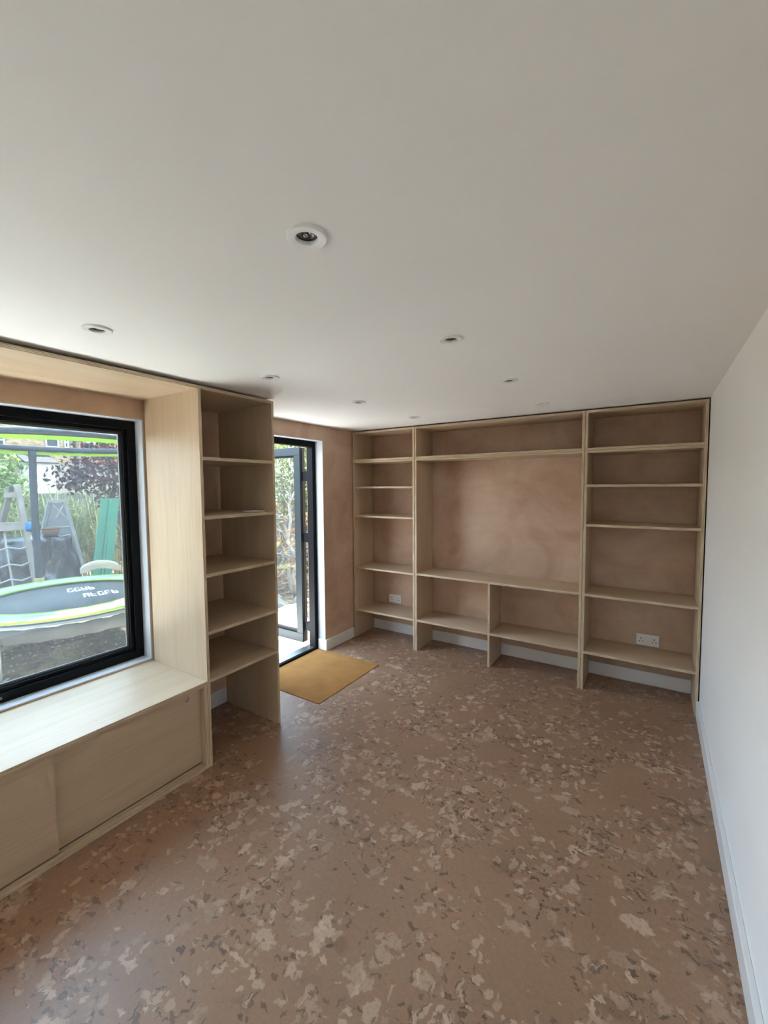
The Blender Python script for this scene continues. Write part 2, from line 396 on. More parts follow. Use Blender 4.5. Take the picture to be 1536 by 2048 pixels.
# white reveal boards of the window and of the door
bm = B()
bx(bm, -2.585, XW + 0.001, WY0, WY1, WZ0, WZ0 + 0.006); bx(bm, -2.585, XW + 0.001, WY0, WY1, WZ1 - 0.006, WZ1)
bx(bm, -2.585, XW + 0.001, WY1 - 0.006, WY1, WZ0 + .006, WZ1 - .006); bx(bm, -2.585, XW + 0.001, WY0, WY0 + 0.006, WZ0 + .006, WZ1 - .006)
obj('trim_2', bm, PVCW, kind=S, label='thin white reveal lining around the window', cat='trim')
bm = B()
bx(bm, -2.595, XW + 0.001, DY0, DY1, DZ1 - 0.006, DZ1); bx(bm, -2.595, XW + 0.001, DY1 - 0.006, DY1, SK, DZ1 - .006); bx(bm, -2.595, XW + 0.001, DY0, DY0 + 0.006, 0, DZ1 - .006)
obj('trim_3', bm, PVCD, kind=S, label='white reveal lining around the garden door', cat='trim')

# ------------------------------------------------------------------ window_1
win = thing('window_1', (-2.62, 0.0, WZ0), 'large black aluminium fixed window above the seat', 'window', kind=S)
y0, y1, z0, z1 = WY0 + .006, WY1 - .006, WZ0 + .006, WZ1 - .006
def frame_rect(bm, xa, xb, ya, yb, za, zb, wd, wb=None):
    wb = wb or wd
    bx(bm, xa, xb, ya, yb, za, za + wb); bx(bm, xa, xb, ya, yb, zb - wd, zb)
    bx(bm, xa, xb, ya, ya + wd, za + wb, zb - wd); bx(bm, xa, xb, yb - wd, yb, za + wb, zb - wd)
bm = B(); frame_rect(bm, -2.655, -2.585, y0, y1, z0, z1, 0.046); bx(bm, -2.655, -2.585, -0.03, 0.03, z0 + .046, z1 - .046)
fr = obj('outer_frame', bm, ALU, win, bevel=0.002)
for ya, yb in ((y0 + .046, -0.03), (0.03, y1 - .046)):
    bm = B(); frame_rect(bm, -2.650, -2.600, ya, yb, z0 + .046, z1 - .046, 0.020)
    obj('glazing_bead', bm, ALU, win, bevel=0.003)
    bm = B(); frame_rect(bm, -2.640, -2.612, ya + .020, yb - .020, z0 + .066, z1 - .066, 0.005)
    obj('gasket', bm, RUBB, win)
    bm = B(); frame_rect(bm, -2.6315, -2.6225, ya + .021, yb - .021, z0 + .067, z1 - .067, 0.013); obj('spacer_bar', bm, SPACER, win, label='pale grey spacer bar between the two panes')
    for xg in (-2.636, -2.622):      # double glazing
        boxobj('glass_pane', (xg, xg + .004, ya + .021, yb - .021, z0 + .067, z1 - .067), GLASS, win)
bm = B()
ring = lathe(bm, [(0.0035, 0), (0.0055, 0), (0.0055, 0.0006), (0.0035, 0.0006), (0.0035, 0)], 20)
bmesh.ops.rotate(bm, verts=bm.verts[:], cent=(0, 0, 0), matrix=Matrix.Rotation(math.radians(90), 3, 'Y'))
bmesh.ops.translate(bm, verts=bm.verts[:], vec=(-2.5848, 0.640, 0.508))
obj('printed_mark', bm, PLAST, win, label='small white printed ring on the black frame')

# ------------------------------------------------------------------ door_1: frame, open leaf, hinges, threshold
door = thing('door_1', (-2.63, 2.49, 0.0), 'black aluminium garden door standing open outwards', 'door', kind=S)
fy0, fy1, fz1 = DY0 + .006, DY1 - .006, DZ1 - .006
bm = B()
bx(bm, -2.665, -2.595, fy0, fy1, fz1 - 0.050, fz1); bx(bm, -2.665, -2.595, fy1 - 0.040, fy1, 0.022, fz1 - .05); bx(bm, -2.665, -2.595, fy0, fy0 + 0.040, 0.022, fz1 - .05)
bx(bm, -2.690, -2.665, fy0, fy0 + 0.022, 0.022, fz1)
bx(bm, -2.690, -2.665, fy0 + .022, fy1 - .022, fz1 - 0.022, fz1)
obj('door_frame', bm, ALU, door, bevel=0.002)
bm = B(); bx(bm, -2.70, -2.592, fy0 - .004, fy1 + .004, 0.0, 0.022)
obj('threshold', bm, [ALU], door, bevel=0.003)
bm = B(); bx(bm, -2.694, -2.610, fy0, fy1, 0.022, 0.027)
obj('threshold_strip', bm, [STEEL], door, bevel=0.001, label='bright metal strip on the threshold')
lf = thing('door_leaf', (-2.745, 2.86, 0.03), None, None); lf.parent = door; lf.location = Vector((-2.745, 2.86, 0.03)) - Vector((-2.63, 2.49, 0))
lx0, lx1 = -3.495, -2.765
ly0, ly1, lz0, lz1 = 2.858, 2.920, 0.030, 1.868
bm = B()
bx(bm, lx0, lx1, ly0, ly1, lz0, lz0 + 0.085); bx(bm, lx0, lx1, ly0, ly1, lz1 - 0.075, lz1)
bx(bm, lx0, lx0 + .075, ly0, ly1, lz0 + .085, lz1 - .075); bx(bm, lx1 - .075, lx1, ly0, ly1, lz0 + .085, lz1 - .075)
obj('leaf_frame', bm, ALUG, lf, bevel=0.003)
bm = B()
for a in ((lx0 + .075, lx1 - .075, ly0 + .012, ly1 - .012, lz0 + .085, lz0 + .105), (lx0 + .075, lx1 - .075, ly0 + .012, ly1 - .012, lz1 - .09, lz1 - .075),
          (lx0 + .075, lx0 + .088, ly0 + .012, ly1 - .012, lz0 + .105, lz1 - .09), (lx1 - .088, lx1 - .075, ly0 + .012, ly1 - .012, lz0 + .105, lz1 - .09)): bx(bm, *a)
obj('glazing_bead', bm, ALU, lf)
boxobj('glass_pane', (lx0 + .086, lx1 - .086, 2.886, 2.892, lz0 + .10, lz1 - .088), GLASSD, lf)
bm = B(); bx(bm, lx1, lx1 + 0.005, ly0 + .010, ly1 - .002, lz0 + .004, lz1 - .004); bx(bm, lx1 + .005, lx1 + .008, ly0 + .024, ly1 - .020, lz0 + .01, lz1 - .01)
obj('leaf_edge_seal', bm, RUBB, lf)
for hz in (0.19, 1.03, 1.60):
    bm = B(); cyl(bm, (-2.712, 2.886, hz - .045), 0.011, 0.09, 2, 14)
    bx(bm, -2.770, -2.712, 2.880, 2.892, hz - .042, hz + .042); bx(bm, -2.712, -2.664, 2.868, 2.880, hz - .042, hz + .042)
    h = obj('hinge', bm, ALU, door, bevel=0.001)
    for dz in (-0.05, 0.046):
        bm = B(); cyl(bm, (-2.712, 2.886, hz + dz), 0.0055, 0.004, 2, 10); obj('hinge_pin', bm, STEEL, h)

d2 = thing('added_door', (-2.63, -3.225, 0.0), 'black aluminium glazed doors added behind the camera to let in more daylight', 'door', kind=S)  # unseen doors, put in as an extra daylight source
for k in range(2):
    ya = EY0 + k * (EY1 - EY0) / 2; yb_ = ya + (EY1 - EY0) / 2
    bm = B(); frame_rect(bm, -2.66, -2.60, ya + .002, yb_ - .002, 0.004, DZ1 - .002, 0.06, 0.08); l = obj('door_leaf', bm, ALU, d2, bevel=0.002)
    boxobj('glass_pane', (-2.633, -2.627, ya + .061, yb_ - .061, 0.083, DZ1 - .061), GLASSD, l)
# ------------------------------------------------------------------ downlights
def downlight(x, y, label):
    t = thing('downlight', (x, y, ZC), label, 'light', 'recessed ceiling downlights')
    bm = B()
    lathe(bm, [(0.0430, 0.0), (0.0435, -0.0005), (0.0435, -0.0058), (0.0415, -0.0072), (0.0290, -0.0066), (0.0250, -0.0060), (0.0232, -0.0035), (0.0228, 0.014), (0.030, 0.014), (0.0305, 0.0)], 44, (x, y, ZC))
    ro = obj('trim_ring', bm, PLAST, t); ro.modifiers.new('crisp', 'EDGE_SPLIT').split_angle = math.radians(25)
    bm = B(); lathe(bm, [(0.0227, 0.013), (0.0227, 0.0015), (0.0205, 0.0012), (0.0200, 0.0035)], 32, (x, y, ZC))
    obj('lamp_bezel', bm, SLOT, t)
    bm = B(); lathe(bm, [(0.0202, 0.0035), (0.0150, 0.0042), (0.008, 0.0125), (0.0005, 0.0135)], 32, (x, y, ZC)); obj('lamp_reflector', bm, CHROME, t)
    bm = B()
    for k in range(3):
        a = 2 * math.pi * k / 3 + 0.5; c = (x + .0095 * math.cos(a), y + .0095 * math.sin(a), ZC)
        lathe(bm, [(0.0005, 0.0025), (0.0042, 0.0035), (0.0068, 0.0065), (0.0062, 0.011), (0.003, 0.0125)], 16, c)
    obj('lens_cluster', bm, plain('clear_lens', (0.45, 0.45, 0.46), 0.12, 0.8) if 'clear_lens' not in bpy.data.materials else bpy.data.materials['clear_lens'], t)
    return t
first = downlight(LX[0], LY[0], 'largest white ceiling downlight, nearest in the row beside the white wall')
names_ = {(0, 1): 'second white ceiling downlight in the row beside the white wall', (0, 2): 'third white ceiling downlight in the row beside the white wall',
          (0, 3): 'farthest downlight in the row beside the white wall, above the middle bookcase',
          (1, 0): 'white ceiling downlight directly in front of the large window', (1, 1): 'white ceiling downlight in front of the tall dark shelf tower',
          (1, 2): 'white ceiling downlight in front of the open garden door', (1, 3): 'farthest downlight in the window-side row, above the narrow bookcase'}
for (i, j), lb in names_.items(): copy_thing(first, (LX[i] - LX[0], LY[j] - LY[0], 0), lb)

# ================================================================== BACK BOOKCASES
ZB = 2.027; ZJ = 1.745
def bookcase(name, x0, x1, label, shelves, mid=None):
    t = thing(name, ((x0 + x1) / 2, YF, 0), label, 'bookcase', 'plywood bookcases across the back wall')
    yb = YB - 0.0135; ys = YB - 0.001
    board('side_panel', (x0, x0 + T, YF, yb, 0, ZJ - .0008), 2, t); board('side_panel', (x1 - T, x1, YF, yb, 0, ZJ - .0008), 2, t)
    board('side_panel', (x0, x0 + T, YF, yb, ZJ + .0008, ZB), 2, t); board('side_panel', (x1 - T, x1, YF, yb, ZJ + .0008, ZB), 2, t)
    a, b = x0 + T, x1 - T
    board('top_panel', (a, b, YF, ys, ZB - T, ZB), 0, t)
    board('shelf', (a, b, YF, ys, ZJ + .0008, ZJ + T - .0005), 0, t); board('shelf', (a, b, YF, ys, ZJ - T, ZJ - .0008), 0, t)
    for z in shelves: board('shelf', (a, b, YF + 0.0005, ys, z - T, z), 0, t)
    return t
bookcase('bookcase', -2.500, -1.8145, 'narrow plywood bookcase in the corner beside the garden door', (1.501, 1.219, 0.711, 0.287))
t = bookcase('bookcase', -1.811, -0.4325, 'wide middle plywood bookcase with a big open television space', (0.714,))
board('divider', (-1.133, -1.115, YF + .0005, YB - .0135, 0, 0.714 - T), 2, t)
board('shelf', (-1.793, -1.133, YF + .0005, YB - .001, 0.288 - T, 0.288), 0, t); board('shelf', (-1.115, -0.4505, YF + .0005, YB - .001, 0.288 - T, 0.288), 0, t)
bookcase('bookcase', -0.430, 0.2675, 'plywood bookcase with five shelves against the white wall', (1.503, 1.219, 0.713, 0.287))

# ================================================================== SHELF TOWER beside the window
YT0, YT1 = 1.318, 1.825
ZT = 2.024
t = thing('shelf_tower', ((XW + XT) / 2, (YT0 + YT1) / 2, 0), 'tall deep plywood shelf tower standing between the window seat and the garden door', 'shelf')
xb = XW + 0.0195
board('side_panel', (xb, XT, YT0, YT0 + T - .001, 0, ZT - T), 2, t); board('side_panel', (xb, XT, YT1 - T, YT1, 0, ZT - T), 2, t)
board('top_panel', (XW + .002, XT, YT0 , YT1, ZT - T, ZT), 1, t)
for z in (1.661, 1.351, 1.044, 0.735, 0.475): board('shelf', (XW + .002, XT - 0.0005, YT0 + T - .001, YT1 - T, z - T, z), 1, t)

# ================================================================== WINDOW SEAT with sliding doors
ws = thing('window_seat', ((XW + XT) / 2, 0, 0), 'built-in plywood window seat with sliding doors below', 'seat')
ZQ = 0.473; SY0 = WY0 - 0.002
board('seat_top', (XW + .002, XT, SY0, YT0 - .0006, ZQ - T, ZQ), 1, ws)
board('bottom_board', (XW + .02, XT, SY0, YT0 - .0006, 0, T), 1, ws)
board('end_panel', (XW + .02, XT, YT0 - .0006 - T, YT0 - .0006, T, ZQ - T), 2, ws)
board('end_panel', (XW + .02, XT, SY0, SY0 + T, T, ZQ - T), 2, ws)
board('top_rail', (XT - 0.060, XT - 0.054, SY0 + T, YT0 - T - .001, ZQ - T - 0.020, ZQ - T), 1, ws)
board('top_rail', (XT - 0.019, XT - 0.012, SY0 + T, YT0 - T - .001, ZQ - T - 0.014, ZQ - T), 1, ws)
board('bottom_track', (XT - 0.038, XT - 0.034, SY0 + T, YT0 - T - .001, T, T + 0.005), 1, ws)
board('bottom_track', (XT - 0.017, XT - 0.012, SY0 + T, YT0 - T - .001, T, T + 0.005), 1, ws)
board('surround_side', (XW + .002, XT, SY0 - T, SY0, 0, ZT - T), 2, ws)
board('surround_top', (XW + .002, XT, SY0 - T, YT0 - .0006, ZT - T, ZT), 1, ws)
dw = 0.668; edges_ = [SY0 + T + 0.002, -0.628, 0.018, 0.642, YT0 - .0006 - T - .001]
for k in range(4):
    ya = edges_[k] - (0.012 if k % 2 == 1 else 0); yb_ = edges_[k + 1] + (0.012 if k % 2 == 1 and k < 3 else 0)
    front = k % 2 == 0
    xf = XT - 0.020 if front else XT - 0.040
    bm = B()
    hy = (yb_ - 0.075) if k % 2 == 1 else (ya + 0.075); hz = 0.405
    plate_with_holes(bm, ya, yb_, T + 0.009, ZQ - T - 0.006, 0, 0.012, [(hy, hz, 0.0135)], 24)
    for v in bm.verts: v.co = Vector((xf - 0.012 + v.co.z, v.co.x, v.co.y))
    dd = obj('sliding_door', bm, [PLY[1]], ws)
    bm = B(); cyl(bm, (xf - 0.0118, hy, hz), 0.0132, 0.004, 0, 24); obj('finger_pull', bm, PLY[1], dd)

# ================================================================== SMALL THINGS INSIDE
def socket(x, z, label):
    t = thing('wall_socket', (x, YB, z), label, 'socket', 'double wall sockets')
    bm = B(); bx(bm, x - .073, x + .073, YB - .0095, YB - .0002, z - .043, z + .043); fp = obj('faceplate', bm, PLAST, t, bevel=0.003)
    for s in (-1, 1):
        bm = B(); bx(bm, x + s * .012 - .0065, x + s * .012 + .0065, YB - .0125, YB - .0095, z + .004, z + .024); sw = obj('switch', bm, PLAST, t, bevel=0.001)
        for dx, dz, a, b in ((0, .010, .0028, .0055), (-.011, -.012, .0048, .0024), (.011, -.012, .0048, .0024)):
            cx = x + s * .042
            boxobj('pin_slot', (cx + dx - a, cx + dx + a, YB - .0099, YB - .0090, z + dz - b, z + dz + b), SLOT, t)
        for dd_ in (0.061,):
            bm = B(); cyl(bm, (x + s * dd_, YB - .0102, z + .029), .0026, .0009, 1, 12); obj('screw', bm, STEEL, t)
    bm = B()
    return t
socket(-0.0195, 0.340, 'white double socket low on the plaster in the bookcase by the white wall')
socket(-2.223, 0.346, 'white double socket above the lowest shelf of the narrow corner bookcase')
boxobj('doormat', (XW - 0.080, -1.915, 2.122, 2.876, 0.0003, 0.0045), COIR, label='golden brown coir doormat let into the cork at the open door', cat='mat', bevel=0.001)
t = thing('remote_control', (-2.04, 1.70, 1.351), 'small pale flat remote control lying on the second shelf of the shelf tower', 'remote')
bm = B(); bx(bm, -2.062, -2.020, 1.640, 1.745, 1.3512, 1.3622)
obj('casing', bm, plain('pale_plastic', (0.62, 0.60, 0.58), 0.45), t, bevel=0.005)
bm = B(); bx(bm, -2.052, -2.026, 1.745, 1.785, 1.3512, 1.3572)
obj('end_tab', bm, PLAST, t, bevel=0.002, label='lighter tab at the end')
# ================================================================== GARDEN SEEN THROUGH THE GLASS
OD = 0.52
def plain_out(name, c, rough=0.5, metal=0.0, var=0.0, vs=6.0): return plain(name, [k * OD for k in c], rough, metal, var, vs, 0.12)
def make_soil():
    mt, n, b, o = mat_new('garden_soil')
    a = noise(n, pos(n), 1.1, 4, 0.6, 0.4); c = noise(n, pos(n), 16, 5, 0.7); d = noise(n, pos(n), 70, 3, 0.7)
    soil = ramp(n, c.outputs[0], [(0.3, (0.022, 0.017, 0.012)), (0.52, (0.06, 0.044, 0.032)), (0.72, (0.15, 0.115, 0.075))])
    straw = ramp(n, d.outputs[0], [(0.3, (0.13, 0.11, 0.055)), (0.6, (0.24, 0.19, 0.095))])
    L(n, mix(n, ramp(n, a.outputs[0], [(0.52, 0.0), (0.62, 0.9)]), soil, straw), b.inputs['Base Color'])
    b.inputs['Roughness'].default_value = 0.95; b.inputs['Specular IOR Level'].default_value = 0.1; bump(n, b, c.outputs[0], 0.8, 0.03); return mt
SOIL = make_soil()
def tinted(name, rough=0.6, trans=0.0):
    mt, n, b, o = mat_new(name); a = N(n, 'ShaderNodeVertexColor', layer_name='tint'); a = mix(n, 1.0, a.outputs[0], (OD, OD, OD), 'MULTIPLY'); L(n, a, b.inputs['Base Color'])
    b.inputs['Roughness'].default_value = rough; b.inputs['Specular IOR Level'].default_value = 0.15
    if trans:
        tl = N(n, 'ShaderNodeBsdfTranslucent'); L(n, a, tl.inputs[0]); ms = N(n, 'ShaderNodeMixShader'); ms.inputs[0].default_value = trans
        L(n, b.outputs[0], ms.inputs[1]); L(n, tl.outputs[0], ms.inputs[2]); L(n, ms.outputs[0], o.inputs[0])
    return mt
LEAF = tinted('leaf', 0.45, 0.3); TINT = tinted('tinted', 0.85)
from mathutils import noise as mn
nx, ny = 100, 110
V_, F_ = [], []
for i in range(nx):
    for j in range(ny):
        x = -11.0 + i * (11.0 - 2.70) / (nx - 1); y = -3.0 + j * 10.0 / (ny - 1)
        fade = min(1.0, max(0.0, (-2.9 - x) * 2.0))
        z = GROUND + fade * (0.045 * mn.noise(Vector((x * 2.1, y * 2.1, 0))) + 0.03 * mn.noise(Vector((x * 8, y * 8, 3))) + 0.018 * mn.noise(Vector((x * 19, y * 19, 5))))
        if -4.05 < x < -2.6 and y < 3.7: z = min(z, -0.075)
        V_.append((x, y, z))
for i in range(nx - 1):
    for j in range(ny - 1): F_.append((i * ny + j, (i + 1) * ny + j, (i + 1) * ny + j + 1, i * ny + j + 1))
GR = raw('ground', V_, F_, SOIL, kind=S, label='bare soil and dry grass of the garden outside the window', cat='ground', smooth=True)
boxobj('ground', (-70, 12, -30, 60, -0.40, -0.16), SOIL, kind=S, label='wider garden ground stretching to the houses', cat='ground')
# chips, clods and dry leaves lying on the soil
V_, F_, C_ = [], [], []
for k in range(4200):
    x, y = rnd.uniform(-6.6, -3.9), rnd.uniform(-0.3, 4.0)
    if -4.0 < x: continue
    s = rnd.uniform(0.008, 0.032); a = rnd.uniform(0, 6.3); n0 = len(V_)
    ca, sa = math.cos(a), math.sin(a); ln, wd, hh = s, s * rnd.uniform(0.25, 0.7), s * rnd.uniform(0.1, 0.5)
    z = GROUND + 0.045 * mn.noise(Vector((x * 2.1, y * 2.1, 0))) + 0.03 * mn.noise(Vector((x * 8, y * 8, 3))) - 0.004
    for dx, dy, dz in ((-ln, 0, 0), (0, -wd, 0), (ln, 0, hh * .4), (0, wd, 0), (0, 0, hh + .008)): V_.append((x + dx * ca - dy * sa, y + dx * sa + dy * ca, z + dz))
    F_ += [(n0, n0 + 1, n0 + 4), (n0 + 1, n0 + 2, n0 + 4), (n0 + 2, n0 + 3, n0 + 4), (n0 + 3, n0, n0 + 4)]
    c = rnd.choice(((.42, .33, .20), (.30, .21, .12), (.14, .10, .07), (.50, .44, .33), (.22, .16, .10), (.12, .16, .06)))
    C_ += [(*c, 1)] * 5
raw('wood_chips', V_, F_, TINT, GR, kind='stuff', label='wood chips, clods and dry leaves scattered over the soil', colors=C_)
STONE = plain('pale_paving', (0.64, 0.63, 0.615), 0.8, var=0.12, vs=5)
pt = thing('patio', (-3.35, 0, -0.06), 'pale stone paving outside the open door, run on unseen along the window to bounce light', 'paving', kind=S)  # stretch below the window is added to bounce sun onto the ceiling
for i in range(2):
    for j in range(13):
        x = -2.715 - 0.62 * (i + 1); y = -4.48 + 0.62 * j
        boxobj('paving_slab', (x, x + 0.61, y, y + 0.61, -0.09, -0.02 + rnd.uniform(-.003, .002)), STONE, pt, bevel=0.004)

# ---- trampoline
TC = Vector((-4.698, 1.710, 0)); TR = 0.90; TZ = 0.48; TT = 1.93
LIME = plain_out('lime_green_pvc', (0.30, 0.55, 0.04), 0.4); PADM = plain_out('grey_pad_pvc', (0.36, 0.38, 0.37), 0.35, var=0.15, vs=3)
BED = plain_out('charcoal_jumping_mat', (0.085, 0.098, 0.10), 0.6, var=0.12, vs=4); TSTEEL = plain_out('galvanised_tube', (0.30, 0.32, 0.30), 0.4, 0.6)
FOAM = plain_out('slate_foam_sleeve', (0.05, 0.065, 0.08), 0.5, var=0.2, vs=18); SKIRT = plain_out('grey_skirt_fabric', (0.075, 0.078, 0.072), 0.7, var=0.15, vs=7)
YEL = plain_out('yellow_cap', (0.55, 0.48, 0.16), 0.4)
tp = thing('trampoline', (TC.x, TC.y, GROUND), 'round garden trampoline with grey mat, lime piping and safety net', 'trampoline')
bm = B(); lathe(bm, [(0.001, TZ - .012), (0.70, TZ - .012), (0.70, TZ - .018), (0.001, TZ - .018)], 64, TC); obj('jumping_mat', bm, BED, tp)
bm = B(); lathe(bm, [(0.655, TZ - .004), (0.66, TZ + .010), (0.875, TZ + .016), (0.90, TZ + .002), (0.885, TZ - .01), (0.66, TZ - .010), (0.655, TZ - .004)], 72, TC); pad = obj('safety_pad', bm, PADM, tp)
for rr, zz, nm in ((0.655, TZ + .006, 'inner_piping'), (0.897, TZ + .010, 'outer_piping')):
    bm = B(); tube(bm, [TC + Vector((rr * math.cos(a), rr * math.sin(a), zz)) for a in [2 * math.pi * i / 72 for i in range(72)]], 0.010, 6, 0, True)
    obj(nm, bm, LIME, pad, label='lime green piping')
bm = B(); tube(bm, [TC + Vector((0.89 * math.cos(a), 0.89 * math.sin(a), TZ - .035)) for a in [2 * math.pi * i / 72 for i in range(72)]], 0.021, 8, 0, True); obj('frame_ring', bm, TSTEEL, tp)
V_, F_ = [], []
for i in range(144):
    a = 2 * math.pi * i / 144
    for z, q in ((TZ - .03, 0.905), (TZ - .085, 0.905 + .010 * math.sin(a * 31)), (TZ - .15, 0.90 + .018 * math.sin(a * 31 + .6))): V_.append((TC.x + q * math.cos(a), TC.y + q * math.sin(a), z))
for i in range(144):
    j = (i + 1) % 144
    for k in (0, 1): F_.append((i * 3 + k, j * 3 + k, j * 3 + k + 1, i * 3 + k + 1))
raw('skirt', V_, F_, SKIRT, tp, smooth=True).modifiers.new('thickness', 'SOLIDIFY').thickness = 0.003
PA = (176, 116, 9.5, -64, -118)
for a in PA:
    a = math.radians(a); d = Vector((math.cos(a), math.sin(a), 0)); p = TC + d * 0.93
    bm = B(); pts_ = [p + Vector((0, 0, 0.16)), p + Vector((0, 0, TZ)), p + d * .02 + Vector((0, 0, 1.1)), p - d * .02 + Vector((0, 0, TT - .05))]
    tube(bm, pts_[:2], 0.016, 8); pole = obj('pole', bm, TSTEEL, tp)
    bm = B(); k = 26
    P_ = [p + d * (.03 * math.sin(math.pi * i / k)) + Vector((0, 0, TZ + .04 + (TT - TZ - .06) * i / k)) for i in range(k + 1)]
    tube(bm, P_, [0.034 + 0.004 * (i % 2) for i in range(k + 1)], 10); obj('foam_sleeve', bm, FOAM, pole)
    bm = B(); cyl(bm, (p.x, p.y, TZ - .03), 0.045, 0.085, 2, 14); obj('yellow_clamp', bm, YEL, pole, bevel=.006, label='yellow plastic clamp')
for a in (-158, 60, -75):
    a = math.radians(a); P_ = []
    for da, z in ((-.42, TZ - .03), (-.42, 0.06), (-.36, GROUND + .02), (0.36, GROUND + .02), (.42, 0.06), (.42, TZ - .03)):
        P_.append(TC + Vector((0.88 * math.cos(a + da), 0.88 * math.sin(a + da), z)))
    bm = B(); tube(bm, P_, 0.019, 8); obj('leg', bm, TSTEEL, tp)
bm = B(); tube(bm, [TC + Vector((0.92 * math.cos(a), 0.92 * math.sin(a), TT)) for a in [2 * math.pi * i / 72 for i in range(72)]], [0.026 + .004 * (i % 2) for i in range(72)], 8, 0, True); top = obj('net_rail', bm, FOAM, tp)
V_, F_ = [], []
for i in range(72):
    a = 2 * math.pi * i / 72
    for z in (TT - .028, TT - .060): V_.append((TC.x + .935 * math.cos(a), TC.y + .935 * math.sin(a), z))
F_ = [(2 * i, 2 * ((i + 1) % 72), 2 * ((i + 1) % 72) + 1, 2 * i + 1) for i in range(72)]
raw('net_binding', V_, F_, LIME, top, label='lime green binding tape').modifiers.new('thickness', 'SOLIDIFY').thickness = 0.004
V_, F_ = [], []
for i in range(144):
    a = 2 * math.pi * i / 144
    for z, q in ((TT - .06, 0.925 + .012 * math.sin(a * 40)), (TT - .3, .915), (1.2, .90 + .01 * math.sin(a * 12)), (TZ + .02, .885)): V_.append((TC.x + q * math.cos(a), TC.y + q * math.sin(a), z))
for i in range(144):
    j = (i + 1) % 144
    for k in range(3): F_.append((i * 4 + k, j * 4 + k, j * 4 + k + 1, i * 4 + k + 1))
raw('safety_net', V_, F_, NET, tp, smooth=True, label='thin grey see-through safety net')
rr = random.Random(3)          # two rows of worn white print on the mat (unreadable in the photo)
ax_, ay_ = Vector((0.30, 0.954, 0)), Vector((0.954, -0.30, 0))
PRINT = plain('white_print', (0.75, 0.78, 0.78), 0.6)
def stroke(c, a, b, w_):
    p, q = c + ax_ * a[0] + ay_ * a[1], c + ax_ * b[0] + ay_ * b[1]
    beam(bm, p, q, w_, 0.002, side=(0, 0, 1))
for row, (n_, c) in enumerate(((4, Vector((-4.98, 1.80, TZ - .0105))), (5, Vector((-4.62, 1.80, TZ - .0105))))):
    for k in range(n_):
        g = c + ax_ * (k * 0.058); bm = B()
        stroke(g, (0, -.08), (0, .08), .013)
        for yy in rr.sample((-.08, 0, .08), 2): stroke(g, (0, yy), (.036, yy), .018)
        if rr.random() < .7: stroke(g, (.036, -.08 if rr.random() < .5 else 0), (.036, .08), .013)
        obj('printed_letter', bm, PRINT, tp, label='worn white letter printed on the mat')

# ---- wooden climbing frame with rope ladder
WEATH = plain_out('weathered_timber', (0.40, 0.36, 0.31), 0.8, var=0.25, vs=12); DARKT = plain_out('dark_timber', (0.16, 0.14, 0.12), 0.8, var=0.25, vs=10)  # back legs get a darker timber colour
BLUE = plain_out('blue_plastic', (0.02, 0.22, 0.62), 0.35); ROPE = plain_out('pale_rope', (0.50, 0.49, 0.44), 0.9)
cf = thing('climbing_gym', (-6.36, 1.6, GROUND), 'weathered timber climbing frame with a rope ladder behind the trampoline', 'climbing gym')
def bobj(name, a, b, w_, d_, mt, par, **k):
    bm = B(); beam(bm, a, b, w_, d_); return obj(name, bm, mt, par, bevel=.004, **k)
bobj('leg', (-6.335, 1.835, 1.56), (-6.30, 1.995, GROUND), .05, .075, WEATH, cf); bobj('leg', (-6.40, 1.80, 1.53), (-6.42, 1.42, GROUND), .05, .07, DARKT, cf)
bobj('leg', (-6.50, 0.60, 1.56), (-6.46, 0.76, GROUND), .05, .075, WEATH, cf); bobj('leg', (-6.53, 0.57, 1.53), (-6.56, 0.2, GROUND), .05, .07, DARKT, cf)
bobj('apex_plate', (-6.37, 1.72, 1.43), (-6.335, 1.855, 1.43), .03, .06, WEATH, cf)
bobj('crossbeam', (-6.32, 1.915, 1.065), (-6.50, 0.40, 1.065), .05, .10, WEATH, cf)
bm = B(); lathe(bm, [(0.001, 0.0), (0.055, 0.008), (0.062, 0.05), (0.03, 0.10), (0.001, 0.125)], 16)
bmesh.ops.rotate(bm, verts=bm.verts[:], cent=(0, 0, 0), matrix=Matrix.Rotation(math.radians(-90), 3, 'X')); bmesh.ops.translate(bm, verts=bm.verts[:], vec=(-6.30, 1.875, 1.05))
obj('blue_end_cap', bm, BLUE, cf, label='bright blue plastic end cap')
for yy in (1.70, 1.45, 1.20):
    bm = B(); tube(bm, [(-6.37, yy, 1.05), (-6.355, yy + .02, .7), (-6.35, yy + .06, .2), (-6.35, yy + .07, GROUND + .01)], .011, 6); obj('rope', bm, ROPE, cf)
for z in (0.80, 0.60, 0.42, 0.22):
    bm = B(); tube(bm, [(-6.30, 1.93, z + .03), (-6.33, 1.83, z - .01), (-6.35, 1.73, z + .02), (-6.36, 1.60, z - .02), (-6.36, 1.48, z - .01), (-6.36, 1.22, z - .02)], .010, 6); obj('rope_rung', bm, ROPE, cf)
